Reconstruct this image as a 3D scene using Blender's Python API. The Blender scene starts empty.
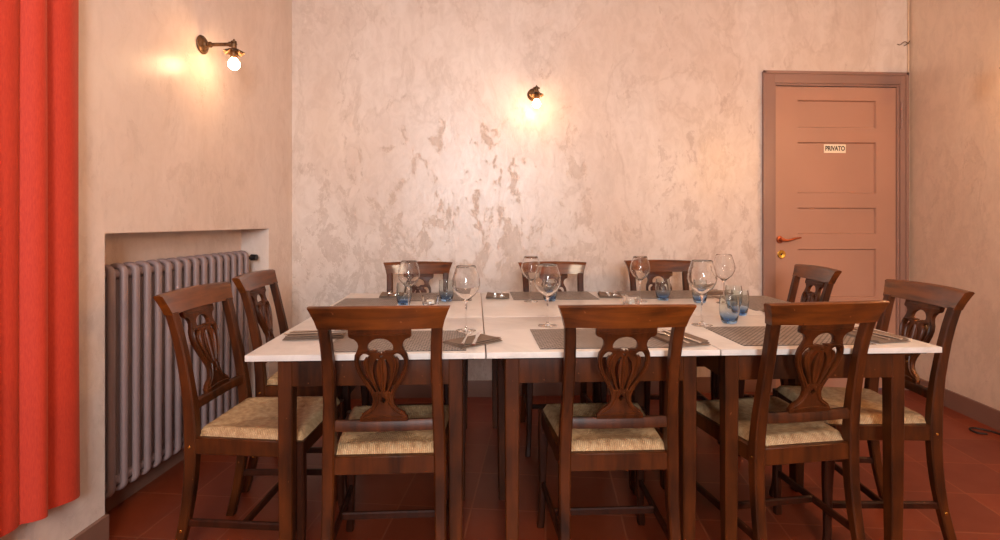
import bpy, bmesh, math, random
from mathutils import Vector, Matrix
random.seed(7)
PI = math.pi
SC = bpy.context.scene
COL = SC.collection
R = math.radians

# ------------------------------------------------------------------ materials
def lin(r, g, b):
    f = lambda c: (c/255/12.92) if c/255 <= .04045 else ((c/255+.055)/1.055)**2.4
    return (f(r), f(g), f(b), 1)

def new_mat(name):
    m = bpy.data.materials.new(name); m.use_nodes = True
    nt = m.node_tree
    return m, nt, nt.nodes['Principled BSDF']

def N(nt, kind, **kw):
    n = nt.nodes.new(kind)
    for k, v in kw.items():
        if k in n.inputs: n.inputs[k].default_value = v
        else: setattr(n, k, v)
    return n

def L(nt, a, b): nt.links.new(a, b)

def ramp(nt, fac, stops):
    r = nt.nodes.new('ShaderNodeValToRGB')
    el = r.color_ramp.elements
    while len(el) < len(stops): el.new(.5)
    for e, (p, c) in zip(el, stops):
        e.position = p; e.color = c if len(c) == 4 else (*c, 1)
    L(nt, fac, r.inputs[0]); return r.outputs[0]

def mixc(nt, fac, a, b, mode='MIX'):
    n = nt.nodes.new('ShaderNodeMix'); n.data_type = 'RGBA'; n.blend_type = mode
    if hasattr(fac, 'is_linked'): L(nt, fac, n.inputs[0])
    else: n.inputs[0].default_value = fac
    for s, v in ((n.inputs[6], a), (n.inputs[7], b)):
        if hasattr(v, 'is_linked'): L(nt, v, s)
        else: s.default_value = v
    return n.outputs[2]

def math_(nt, op, a, b=None, c=None):
    n = nt.nodes.new('ShaderNodeMath'); n.operation = op
    for s, v in zip(n.inputs, (a, b, c)):
        if v is None: continue
        if hasattr(v, 'is_linked'): L(nt, v, s)
        else: s.default_value = v
    return n.outputs[0]

def bump(nt, bsdf, h, strength=.3, dist=.002):
    b = N(nt, 'ShaderNodeBump', Strength=strength, Distance=dist)
    L(nt, h, b.inputs['Height']); L(nt, b.outputs[0], bsdf.inputs['Normal'])

def m_plaster(name, base, dark, pale, patch=1.0):
    m, nt, b = new_mat(name)
    tc = N(nt, 'ShaderNodeTexCoord')
    warp = N(nt, 'ShaderNodeTexNoise', Scale=1.6, Detail=3)
    L(nt, tc.outputs['Object'], warp.inputs['Vector'])
    wv = mixc(nt, .10, tc.outputs['Object'], warp.outputs['Color'], 'ADD')
    mpv = N(nt, 'ShaderNodeMapping'); mpv.inputs['Scale'].default_value = (1.6, 1.6, .95)
    L(nt, wv, mpv.inputs['Vector']); wv = mpv.outputs[0]
    n1 = N(nt, 'ShaderNodeTexNoise', Scale=4.2, Detail=12, Roughness=.76, Distortion=.35)
    L(nt, wv, n1.inputs['Vector'])
    n2 = N(nt, 'ShaderNodeTexNoise', Scale=1.05, Detail=8, Roughness=.62, Distortion=.35)
    L(nt, wv, n2.inputs['Vector'])
    n3 = N(nt, 'ShaderNodeTexNoise', Scale=26, Detail=5, Roughness=.6)
    L(nt, wv, n3.inputs['Vector'])
    # worn patches get denser low on the wall
    sep = N(nt, 'ShaderNodeSeparateXYZ'); L(nt, tc.outputs['Object'], sep.inputs[0])
    low = N(nt, 'ShaderNodeMapRange'); low.inputs[1].default_value = 2.5; low.inputs[2].default_value = .75
    low.inputs[3].default_value = -.075; low.inputs[4].default_value = .035
    L(nt, sep.outputs[2], low.inputs[0])
    n1b = math_(nt, 'ADD', n1.outputs[0], low.outputs[0])
    pm = ramp(nt, n1b, [(.54, (0, 0, 0)), (.57, (1, 1, 1)), (.66, (.7, .7, .7))])
    vein = ramp(nt, n2.outputs[0], [(.470, (0, 0, 0)), (.488, (1, 1, 1)), (.506, (0, 0, 0))])
    mott = ramp(nt, n3.outputs[0], [(.3, (0, 0, 0)), (.7, (1, 1, 1))])
    c = mixc(nt, .35, base, pale)
    cm = nt.nodes.new('ShaderNodeMix'); cm.data_type = 'RGBA'
    L(nt, ramp(nt, n2.outputs[0], [(.35, (0, 0, 0)), (.65, (1, 1, 1))]), cm.inputs[0])
    cm.inputs[6].default_value = base; cm.inputs[7].default_value = pale
    c = cm.outputs[2]
    n4 = N(nt, 'ShaderNodeTexNoise', Scale=9, Detail=8, Roughness=.7, Distortion=.8)
    L(nt, wv, n4.inputs['Vector'])
    m4 = ramp(nt, n4.outputs[0], [(.42, (0, 0, 0)), (.62, (1, 1, 1))])
    c = mixc(nt, math_(nt, 'MULTIPLY', m4, .20), c, dark)
    k = math_(nt, 'MULTIPLY', pm, .40*patch)
    k = math_(nt, 'MULTIPLY', k, math_(nt, 'MULTIPLY_ADD', mott, .5, .6))
    c = mixc(nt, k, c, dark)
    v = math_(nt, 'MULTIPLY', vein, .22*patch)
    c = mixc(nt, v, c, dark)
    L(nt, c, b.inputs['Base Color'])
    rr = math_(nt, 'MULTIPLY_ADD', pm, .14*patch, .33)
    rr = math_(nt, 'MULTIPLY_ADD', mott, .08, rr)
    L(nt, rr, b.inputs['Roughness'])
    b.inputs['Specular IOR Level'].default_value = .75
    h = math_(nt, 'MULTIPLY_ADD', pm, -.5, n2.outputs[0])
    h = math_(nt, 'MULTIPLY_ADD', n3.outputs[0], .35, h)
    h = math_(nt, 'MULTIPLY_ADD', n4.outputs[0], .6, h)
    bump(nt, b, h, .35, .006)
    return m

def m_wood(name, dark, light, rough=.3, axis=2, coat=.4):
    m, nt, b = new_mat(name)
    tc = N(nt, 'ShaderNodeTexCoord')
    oi = N(nt, 'ShaderNodeObjectInfo')
    mp = N(nt, 'ShaderNodeMapping')
    s = [22, 22, 22]; s[axis] = 2.2
    mp.inputs['Scale'].default_value = s
    L(nt, tc.outputs['Object'], mp.inputs['Vector'])
    n1 = N(nt, 'ShaderNodeTexNoise', Scale=1.5, Detail=6, Roughness=.6, Distortion=.6, noise_dimensions='4D')
    L(nt, mp.outputs[0], n1.inputs['Vector'])
    w = math_(nt, 'MULTIPLY', oi.outputs['Random'], 10); L(nt, w, n1.inputs['W'])
    n2 = N(nt, 'ShaderNodeTexNoise', Scale=5, Detail=4)
    L(nt, tc.outputs['Object'], n2.inputs['Vector'])
    f = math_(nt, 'MULTIPLY_ADD', n2.outputs[0], .5, math_(nt, 'MULTIPLY', n1.outputs[0], .6))
    c = ramp(nt, f, [(.38, dark), (.72, light)])
    # small nicks and rubbed spots in the varnish
    n3 = N(nt, 'ShaderNodeTexNoise', Scale=70, Detail=2)
    L(nt, tc.outputs['Object'], n3.inputs['Vector'])
    sp = ramp(nt, n3.outputs[0], [(.74, (0, 0, 0)), (.77, (1, 1, 1))])
    c = mixc(nt, math_(nt, 'MULTIPLY', sp, .35), c, lin(170, 110, 70))
    L(nt, c, b.inputs['Base Color'])
    b.inputs['Roughness'].default_value = rough
    b.inputs['Coat Weight'].default_value = coat; b.inputs['Specular IOR Level'].default_value = .25
    b.inputs['Coat Roughness'].default_value = .10
    bump(nt, b, n1.outputs[0], .12, .001)
    return m

def m_plain(name, col, rough=.5, metal=0, spec=.5, nscale=0, namp=.12, bmp=0):
    m, nt, b = new_mat(name)
    b.inputs['Roughness'].default_value = rough
    b.inputs['Metallic'].default_value = metal
    b.inputs['Specular IOR Level'].default_value = spec
    if nscale:
        tc = N(nt, 'ShaderNodeTexCoord')
        n = N(nt, 'ShaderNodeTexNoise', Scale=nscale, Detail=4)
        L(nt, tc.outputs['Object'], n.inputs['Vector'])
        d = tuple(c*(1-namp*1.6) for c in col[:3]) + (1,)
        u = tuple(min(1, c*(1+namp)) for c in col[:3]) + (1,)
        L(nt, ramp(nt, n.outputs[0], [(.35, d), (.65, u)]), b.inputs['Base Color'])
        if bmp: bump(nt, b, n.outputs[0], bmp, .001)
    else:
        b.inputs['Base Color'].default_value = col
    return m

def m_rush():
    m, nt, b = new_mat('woven_rush')
    tc = N(nt, 'ShaderNodeTexCoord')
    sep = N(nt, 'ShaderNodeSeparateXYZ'); L(nt, tc.outputs['Object'], sep.inputs[0])
    X, Y, Z = sep.outputs
    ax = math_(nt, 'ABSOLUTE', X); ay = math_(nt, 'ABSOLUTE', math_(nt, 'SUBTRACT', Y, .005))
    side = math_(nt, 'GREATER_THAN', math_(nt, 'MULTIPLY', ax, 1.0), math_(nt, 'MULTIPLY', ay, 1.0))
    # strands run over the nearest rail: across X for the front/back fields, across Y for the side fields
    co = nt.nodes.new('ShaderNodeMix'); co.data_type = 'FLOAT'
    L(nt, side, co.inputs[0]); L(nt, X, co.inputs[2]); L(nt, Y, co.inputs[3])
    s = math_(nt, 'SINE', math_(nt, 'MULTIPLY', co.outputs[0], 2*PI/.0062))
    s = math_(nt, 'MULTIPLY_ADD', s, .5, .5)
    n = N(nt, 'ShaderNodeTexNoise', Scale=55, Detail=4); L(nt, tc.outputs['Object'], n.inputs['Vector'])
    n2 = N(nt, 'ShaderNodeTexNoise', Scale=7, Detail=3); L(nt, tc.outputs['Object'], n2.inputs['Vector'])
    c = ramp(nt, n.outputs[0], [(.25, lin(150, 108, 70)), (.5, lin(192, 156, 112)), (.8, lin(222, 192, 150))])
    c = mixc(nt, math_(nt, 'MULTIPLY', math_(nt, 'SUBTRACT', 1.0, s), .45), c, lin(120, 84, 54))
    c = mixc(nt, math_(nt, 'MULTIPLY', n2.outputs[0], .3), c, lin(184, 132, 84))
    L(nt, c, b.inputs['Base Color']); b.inputs['Roughness'].default_value = .6
    bump(nt, b, s, .8, .002)
    return m

def m_floor():
    m, nt, b = new_mat('terracotta_tiles')
    tc = N(nt, 'ShaderNodeTexCoord')
    mp = N(nt, 'ShaderNodeMapping'); mp.inputs['Rotation'].default_value = (0, 0, R(8.0))
    L(nt, tc.outputs['Object'], mp.inputs['Vector'])
    br = N(nt, 'ShaderNodeTexBrick', Scale=1.0); br.offset = 0.0; br.squash = 1
    br.inputs['Mortar Size'].default_value = .004
    br.inputs['Mortar Smooth'].default_value = .3
    br.inputs['Brick Width'].default_value = .30; br.inputs['Row Height'].default_value = .30
    br.inputs['Color1'].default_value = lin(108, 42, 18); br.inputs['Color2'].default_value = lin(128, 52, 22)
    br.inputs['Mortar'].default_value = lin(138, 72, 44)
    L(nt, mp.outputs[0], br.inputs['Vector'])
    n = N(nt, 'ShaderNodeTexNoise', Scale=5, Detail=6, Roughness=.6); L(nt, tc.outputs['Object'], n.inputs['Vector'])
    c = mixc(nt, math_(nt, 'MULTIPLY', n.outputs[0], .45), br.outputs['Color'], lin(92, 32, 16))
    L(nt, c, b.inputs['Base Color'])
    rr = math_(nt, 'MULTIPLY_ADD', n.outputs[0], .2, .3); L(nt, rr, b.inputs['Roughness'])
    h = math_(nt, 'MULTIPLY_ADD', br.outputs['Fac'], -1.0, math_(nt, 'MULTIPLY', n.outputs[0], .3))
    bump(nt, b, h, .3, .002)
    return m

def m_marble():
    m, nt, b = new_mat('white_marble')
    tc = N(nt, 'ShaderNodeTexCoord'); oi = N(nt, 'ShaderNodeObjectInfo')
    w = math_(nt, 'MULTIPLY', oi.outputs['Random'], 20)
    n = N(nt, 'ShaderNodeTexNoise', Scale=2.2, Detail=8, Roughness=.6, Distortion=1.4, noise_dimensions='4D')
    L(nt, tc.outputs['Object'], n.inputs['Vector']); L(nt, w, n.inputs['W'])
    v = ramp(nt, n.outputs[0], [(.46, (0, 0, 0)), (.50, (1, 1, 1)), (.54, (0, 0, 0))])
    n2 = N(nt, 'ShaderNodeTexNoise', Scale=6, Detail=4); L(nt, tc.outputs['Object'], n2.inputs['Vector'])
    c = ramp(nt, n2.outputs[0], [(.3, lin(204, 194, 186)), (.7, lin(220, 211, 204))])
    c = mixc(nt, math_(nt, 'MULTIPLY', v, .22), c, lin(170, 162, 156))
    L(nt, c, b.inputs['Base Color']); b.inputs['Roughness'].default_value = .3
    return m

def m_weave():
    m, nt, b = new_mat('woven_placemat')
    tc = N(nt, 'ShaderNodeTexCoord')
    ck = N(nt, 'ShaderNodeTexBrick', Scale=1.0); ck.offset = .5; ck.squash = 1
    ck.inputs['Brick Width'].default_value = .018; ck.inputs['Row Height'].default_value = .010
    ck.inputs['Mortar Size'].default_value = .0030; ck.inputs['Mortar Smooth'].default_value = .4
    ck.inputs['Color1'].default_value = lin(190, 176, 165); ck.inputs['Color2'].default_value = lin(160, 146, 136)
    ck.inputs['Mortar'].default_value = lin(66, 54, 48)
    L(nt, tc.outputs['Object'], ck.inputs['Vector'])
    L(nt, ck.outputs['Color'], b.inputs['Base Color']); b.inputs['Roughness'].default_value = .5
    bump(nt, b, math_(nt, 'SUBTRACT', 1.0, ck.outputs['Fac']), .5, .001)
    return m

def m_curtain():
    m, nt, b = new_mat('red_curtain_cloth')
    tc = N(nt, 'ShaderNodeTexCoord')
    mp = N(nt, 'ShaderNodeMapping'); mp.inputs['Scale'].default_value = (400, 400, 60)
    L(nt, tc.outputs['Object'], mp.inputs['Vector'])
    n = N(nt, 'ShaderNodeTexNoise', Scale=1, Detail=3); L(nt, mp.outputs[0], n.inputs['Vector'])
    c = ramp(nt, n.outputs[0], [(.3, lin(174, 40, 18)), (.7, lin(190, 54, 26))])
    L(nt, c, b.inputs['Base Color']); b.inputs['Roughness'].default_value = .75
    b.inputs['Sheen Weight'].default_value = .25; b.inputs['Sheen Roughness'].default_value = .4
    b.inputs['Sheen Tint'].default_value = lin(255, 170, 120)
    bump(nt, b, n.outputs[0], .2, .0006)
    return m

def m_glass(name, col=(1, 1, 1, 1), rough=0.0, tint_low=None):
    m, nt, b = new_mat(name)
    b.inputs['Transmission Weight'].default_value = 1
    b.inputs['Roughness'].default_value = rough; b.inputs['IOR'].default_value = 1.42
    if tint_low is None: b.inputs['Base Color'].default_value = col
    else:
        tc = N(nt, 'ShaderNodeTexCoord'); sep = N(nt, 'ShaderNodeSeparateXYZ'); L(nt, tc.outputs['Object'], sep.inputs[0])
        c = ramp(nt, math_(nt, 'MULTIPLY', sep.outputs[2], 9.0), [(.0, tint_low), (.09, tint_low), (.48, col)])
        L(nt, c, b.inputs['Base Color'])
    return m

def m_emit(name, col, s):
    m, nt, b = new_mat(name)
    b.inputs['Base Color'].default_value = col
    b.inputs['Emission Color'].default_value = col; b.inputs['Emission Strength'].default_value = s
    return m

M = {}
M['plaster'] = m_plaster('venetian_plaster', lin(210, 188, 173), lin(164, 132, 110), lin(222, 206, 195))
M['plaster_plain'] = m_plaster('smooth_plaster', lin(218, 194, 178), lin(186, 158, 140), lin(228, 208, 196), .5)
M['plaster_right'] = m_plaster('brushed_plaster', lin(222, 192, 166), lin(182, 150, 126), lin(230, 204, 180), .4)
M['ceiling'] = m_plain('ceiling_paint', lin(232, 224, 214), .8)
M['wood'] = m_wood('walnut_varnish_shaded', lin(26, 10, 3), lin(90, 42, 12), .42, 2, .0)  # darker walnut: the shade on the lower parts is put into the colour
M['wood_x'] = m_wood('walnut_varnish_rail_lit', lin(46, 19, 4), lin(124, 62, 16), .40, 0, .5)  # same walnut kept brighter: light on the top rails put into the colour
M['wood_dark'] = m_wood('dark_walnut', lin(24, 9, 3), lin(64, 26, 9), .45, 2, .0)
M['rush'] = m_rush()
M['floor'] = m_floor()
M['marble'] = m_marble()
M['mat'] = m_weave()
M['curtain'] = m_curtain()
M['paint'] = m_plain('taupe_paint', lin(148, 112, 98), .42, nscale=3, namp=.04)
M['door'] = m_plain('door_paint', lin(176, 130, 108), .42, nscale=2, namp=.03)
M['radiator'] = m_plain('radiator_paint', lin(146, 122, 119), .38, nscale=8, namp=.04)
M['skirt'] = m_plain('skirting_paint', lin(130, 92, 76), .45, nscale=3, namp=.05)
M['iron'] = m_plain('black_plastic', lin(24, 22, 22), .4)
M['bronze'] = m_plain('aged_bronze', lin(104, 74, 48), .48, .7, nscale=40, namp=.3, bmp=.2)
M['copper'] = m_plain('aged_copper', lin(176, 92, 56), .35, .8)
M['brass'] = m_plain('brass', lin(235, 190, 90), .22, 1)
M['napkin'] = m_plain('taupe_napkin', lin(120, 98, 82), .85, nscale=120, namp=.12, bmp=.3)
M['steel'] = m_plain('cutlery_steel', lin(214, 208, 200), .16, 1)
M['glass'] = m_glass('clear_glass', (.99, .99, .99, 1))
M['blue_glass'] = m_glass('blue_base_glass', (.92, .97, .97, 1), 0, (.28, .54, .93, 1))
M['sign'] = m_plain('cream_plate', lin(238, 222, 196), .4)
M['ink'] = m_plain('dark_lettering', lin(52, 34, 26), .5)
M['wax'] = m_plain('white_wax', lin(235, 230, 220), .5)
M['cable'] = m_plain('cream_cable', lin(214, 182, 150), .5)
M['black'] = m_plain('black_rubber', lin(18, 16, 16), .5)
M['white_paint'] = m_plain('white_window_paint', lin(230, 228, 222), .4)

# ------------------------------------------------------------------ mesh helpers
def finish(name, bm, mat, parent=None, smooth=40, loc=None):
    bmesh.ops.recalc_face_normals(bm, faces=bm.faces[:])
    me = bpy.data.meshes.new(name); bm.to_mesh(me); bm.free()
    if isinstance(mat, (list, tuple)):
        for x in mat: me.materials.append(x)
    else: me.materials.append(mat)
    if smooth:
        for p in me.polygons: p.use_smooth = True
        me.set_sharp_from_angle(angle=R(smooth))
    o = bpy.data.objects.new(name, me); COL.objects.link(o)
    if parent is not None: o.parent = parent
    if loc is not None: o.location = loc
    return o

def box(bm, x0, x1, y0, y1, z0, z1, bev=0, mtx=None):
    vs = [bm.verts.new((x, y, z)) for z in (z0, z1) for y in (y0, y1) for x in (x0, x1)]
    fs = [bm.faces.new([vs[i] for i in q]) for q in ((0,2,3,1),(4,5,7,6),(0,1,5,4),(2,6,7,3),(0,4,6,2),(1,3,7,5))]
    if bev:
        es = list({e for f in fs for e in f.edges})
        r = bmesh.ops.bevel(bm, geom=es, offset=bev, segments=2, affect='EDGES', profile=.7)
        vs = list({v for f in r['faces'] for v in f.verts} | {v for v in vs if v.is_valid})
    if mtx is not None:
        for v in vs: v.co = mtx @ v.co
    return vs

def rings(bm, rs, close=True, loop=False):
    """skin a list of rings (lists of points)"""
    vr = [[bm.verts.new(p) for p in r] for r in rs]
    n = len(vr[0])
    pairs = list(zip(vr, vr[1:])) + ([(vr[-1], vr[0])] if loop else [])
    for a, b in pairs:
        for i in range(n):
            bm.faces.new([a[i], a[(i+1) % n], b[(i+1) % n], b[i]])
    if close and not loop:
        bm.faces.new(vr[0][::-1]); bm.faces.new(vr[-1])
    return [v for r in vr for v in r]

def oct_section(hx, hy, c):
    return [(hx-c, -hy), (hx, -hy+c), (hx, hy-c), (hx-c, hy), (-hx+c, hy), (-hx, hy-c), (-hx, -hy+c), (-hx+c, -hy)]

def post(bm, pts, c=.004):
    """vertical member: pts = (x, y, z, width_x, width_y)"""
    return rings(bm, [[(x+a, y+b, z) for a, b in oct_section(w/2, d/2, c)] for x, y, z, w, d in pts])

def frames(path):
    P = [Vector(p) for p in path]; out = []
    up = None
    for i, p in enumerate(P):
        t = (P[min(i+1, len(P)-1)] - P[max(i-1, 0)]).normalized()
        if up is None:
            up = Vector((0, 0, 1)) if abs(t.z) < .9 else Vector((0, 1, 0))
        s = t.cross(up).normalized(); u = s.cross(t).normalized(); up = u
        out.append((p, s, u))
    return out

def tube(bm, path, r, n=10, r2=None):
    """round (or elliptical) tube; r may be a list"""
    fr = frames(path)
    rs = []
    for i, (p, s, u) in enumerate(fr):
        a = r[i] if isinstance(r, (list, tuple)) else r
        b = a if r2 is None else (r2[i] if isinstance(r2, (list, tuple)) else r2)
        rs.append([p + s*a*math.cos(2*PI*k/n) + u*b*math.sin(2*PI*k/n) for k in range(n)])
    return rings(bm, rs)

def lathe(bm, prof, n=24, mtx=None, closed=False):
    """revolve (r, z) pairs about Z; profile ends at r=0 are welded"""
    vr = []
    for r, z in prof:
        if r < 1e-6: vr.append([bm.verts.new((0, 0, z))])
        else: vr.append([bm.verts.new((r*math.cos(2*PI*k/n), r*math.sin(2*PI*k/n), z)) for k in range(n)])
    pairs = list(zip(vr, vr[1:]))
    if closed: pairs.append((vr[-1], vr[0]))
    for a, b in pairs:
        for k in range(n):
            k2 = (k+1) % n
            if len(a) == 1 and len(b) == 1: continue
            if len(a) == 1: bm.faces.new([a[0], b[k], b[k2]])
            elif len(b) == 1: bm.faces.new([a[k], b[0], a[k2]])
            else: bm.faces.new([a[k], b[k], b[k2], a[k2]])
    vs = [v for r in vr for v in r]
    if mtx is not None:
        for v in vs: v.co = mtx @ v.co
    return vs

def smooth_pts(P, n=5, loop=False):
    """Catmull-Rom through tuples of any size"""
    out = []; m = len(P)
    rng = range(m) if loop else range(m-1)
    for i in rng:
        g = lambda j: P[j % m] if loop else P[max(0, min(m-1, j))]
        a, b, c, d = g(i-1), g(i), g(i+1), g(i+2)
        for k in range(n):
            t = k/n
            out.append(tuple(.5*(2*q + (r-p)*t + (2*p-5*q+4*r-s)*t*t + (3*q-p-3*r+s)*t**3) for p, q, r, s in zip(a, b, c, d)))
    if not loop: out.append(tuple(P[-1]))
    return out

def plate(outline, holes, thick, bevel=.0015):
    """a fretted plate in the XZ plane with real holes, thickness along Y -> bmesh"""
    cu = bpy.data.curves.new('plate', 'CURVE'); cu.dimensions = '2D'; cu.fill_mode = 'BOTH'
    cu.extrude = thick/2 - bevel; cu.bevel_depth = bevel; cu.bevel_resolution = 1
    cu.offset = -bevel
    for poly in [outline] + holes:
        sp = cu.splines.new('POLY'); sp.points.add(len(poly)-1); sp.use_cyclic_u = True
        for q, (x, z) in zip(sp.points, poly): q.co = (x, z, 0, 1)
    o = bpy.data.objects.new('plate', cu); COL.objects.link(o)
    bpy.context.view_layer.update()
    dg = bpy.context.evaluated_depsgraph_get()
    me = bpy.data.meshes.new_from_object(o.evaluated_get(dg), depsgraph=dg)
    bm = bmesh.new(); bm.from_mesh(me)
    bpy.data.objects.remove(o); bpy.data.curves.remove(cu); bpy.data.meshes.remove(me)
    for v in bm.verts: v.co = Vector((v.co.x, -v.co.z, v.co.y))
    bmesh.ops.remove_doubles(bm, verts=bm.verts[:], dist=1e-5)
    return bm

def ribbon(pts):
    """closed outline round a centre line of (x, z, halfwidth)"""
    P = smooth_pts(pts, 4); a, b = [], []
    for i, (x, z, w) in enumerate(P):
        q, p = P[min(i+1, len(P)-1)], P[max(i-1, 0)]
        dx, dz = q[0]-p[0], q[1]-p[1]; l = math.hypot(dx, dz) or 1
        a.append((x-dz/l*w, z+dx/l*w)); b.append((x+dz/l*w, z-dx/l*w))
    return a + b[::-1]

def thing(name, label, cat, loc=(0, 0, 0), rz=0, group=None):
    o = bpy.data.objects.new(name, None); COL.objects.link(o)
    o.empty_display_size = .1
    o.location = loc; o.rotation_euler = (0, 0, rz)
    o['label'] = label; o['category'] = cat
    if group: o['group'] = group
    return o

def tag(o, label, cat, group=None):
    o['label'] = label; o['category'] = cat
    if group: o['group'] = group
    return o

def struct(name, bm, mat, smooth=30, label=None):
    o = finish(name, bm, mat, None, smooth); o['kind'] = 'structure'
    if label: o['label'] = label
    return o

def dup(root, loc, rz, label, group=None):
    r = root.copy(); COL.objects.link(r); r.location = loc; r.rotation_euler = (0, 0, rz)
    r['label'] = label
    if group: r['group'] = group
    for ch in list(root.children):
        c = ch.copy(); COL.objects.link(c); c.parent = r
        for g in list(ch.children):
            d = g.copy(); COL.objects.link(d); d.parent = c
    return r

# ------------------------------------------------------------------ room
YB = 3.47                 # back wall
YF = -1.9                 # wall behind the camera
H = 3.05
def XL(y): return -1.181 - .096*(YB - y)
def XR(y): return 3.038 - .13*(YB - y)

# floor, ceiling
bm = bmesh.new()
fv = [(XL(YF)-.35, YF-.2), (XR(YF)+.2, YF-.2), (XR(YB)+.2, YB+.2), (XL(YB)-.35, YB+.2)]
def slab(bm, pts, z0, z1):
    rings(bm, [[(x, y, z0) for x, y in pts], [(x, y, z1) for x, y in pts]])
slab(bm, fv, -.1, 0); struct('floor', bm, M['floor'])
bm = bmesh.new(); slab(bm, fv, H, H+.1); struct('ceiling', bm, M['ceiling'])

# back wall with door opening
DX0, DX1, DZ = 1.982, 3.008, 2.193       # outer edge of the door frame
bm = bmesh.new()
ox0, ox1, oz = DX0+.045, DX1-.045, DZ-.045
box(bm, XL(YB)-.2, ox0, YB, YB+.15, 0, H)
box(bm, ox1, XR(YB)+.2, YB, YB+.15, 0, H)
box(bm, ox0, ox1, YB, YB+.15, oz, H)
struct('wall_back', bm, M['plaster'])

# right wall
bm = bmesh.new()
slab(bm, [(XR(YF), YF), (XR(YF)+.15, YF), (XR(YB)+.15, YB), (XR(YB), YB)], 0, H)
struct('wall_right', bm, M['plaster_right'])

# left wall with the radiator niche
NY0, NY1, NZ = 1.95, 3.16, 1.125
DN = .150; DF = .160      # niche depth: near (plus .02) and far
bm = bmesh.new()
def left_block(y0, y1, z0, z1, d0=0.0, d1=.30):
    slab(bm, [(XL(y0)-d1, y0), (XL(y0)-d0, y0), (XL(y1)-d0, y1), (XL(y1)-d1, y1)], z0, z1)
left_block(YF, NY0, 0, H); left_block(NY1, YB, 0, H); left_block(NY0, NY1, NZ, H)
slab(bm, [(XL(NY0)-.30, NY0), (XL(NY0)-DN-.02, NY0), (XL(NY1)-DF, NY1), (XL(NY1)-.30, NY1)], 0, NZ)
struct('wall_left', bm, M['plaster_plain'])

# wall behind the camera with a tall window
WX0, WX1, WZ0, WZ1 = -.32, .52, 1.30, 2.50
bm = bmesh.new()
xl, xr = XL(YF)-.3, XR(YF)+.15
box(bm, xl, WX0, YF-.2, YF, 0, H); box(bm, WX1, xr, YF-.2, YF, 0, H)
box(bm, WX0, WX1, YF-.2, YF, 0, WZ0); box(bm, WX0, WX1, YF-.2, YF, WZ1, H)
struct('wall_front', bm, M['plaster_plain'])
bm = bmesh.new()
for x0, x1, z0, z1 in ((WX0, WX0+.06, WZ0, WZ1), (WX1-.06, WX1, WZ0, WZ1), (.075, .125, WZ0, WZ1),
                       (WX0, WX1, WZ0, WZ0+.06), (WX0, WX1, WZ1-.06, WZ1), (WX0, WX1, 1.92, 1.95)):
    box(bm, x0, x1, YF-.06, YF-.02, z0, z1, .004)
wf = struct('window_1', bm, M['white_paint'])

# baseboards
bm = bmesh.new()
box(bm, XL(YB)+.016, DX0-.001, YB-.014, YB, 0, .108, .003)
struct('baseboard_back', bm, M['skirt'])
bm = bmesh.new()
slab(bm, [(XR(YF)-.015, YF), (XR(YF), YF), (XR(YB-.002), YB-.002), (XR(YB-.002)-.015, YB-.002)], 0, .108)
struct('baseboard_right', bm, M['skirt'])
bm = bmesh.new()
slab(bm, [(XL(YF), YF), (XL(YF)+.015, YF), (XL(NY0)+.015, NY0), (XL(NY0), NY0)], 0, .11)
slab(bm, [(XL(NY1), NY1), (XL(NY1)+.015, NY1), (XL(YB)+.015, YB), (XL(YB), YB)], 0, .11)
slab(bm, [(XL(NY0)-DN-.02, NY0), (XL(NY0)-DN-.012, NY0), (XL(NY1)-DF+.008, NY1), (XL(NY1)-DF, NY1)], 0, .172)
struct('baseboard_left', bm, M['skirt'])

# ------------------------------------------------------------------ door
def frame_piece(bm, x0, x1, y0, y1, z0, z1): box(bm, x0, x1, y0, y1, z0, z1, .003)
bm = bmesh.new()
FW = .078; FR = .052
box(bm, DX0, DX0+FW, YB-.022, YB+.03, 0, DZ, .004)
box(bm, DX1-FR, DX1, YB-.022, YB+.03, 0, DZ, .004)
box(bm, DX0+FW, DX1-FR, YB-.022, YB+.03, DZ-FW, DZ, .004)
# stepped inner moulding
box(bm, DX0+FW-.004, DX0+FW+.014, YB-.010, YB+.05, 0, DZ-FW-.012, .003)
box(bm, DX1-FR-.014, DX1-FR+.004, YB-.010, YB+.05, 0, DZ-FW-.012, .003)
box(bm, DX0+FW-.004, DX1-FR+.004, YB-.010, YB+.05, DZ-FW-.014, DZ-FW+.004, .003)
# outer bead
box(bm, DX0-.004, DX0+.016, YB-.030, YB-.018, 0, DZ+.004, .003)
box(bm, DX1-.016, DX1+.004, YB-.030, YB-.018, 0, DZ+.004, .003)
box(bm, DX0-.004, DX1+.004, YB-.030, YB-.018, DZ-.016, DZ+.004, .003)
struct('trim_1', bm, M['paint'])

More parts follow.
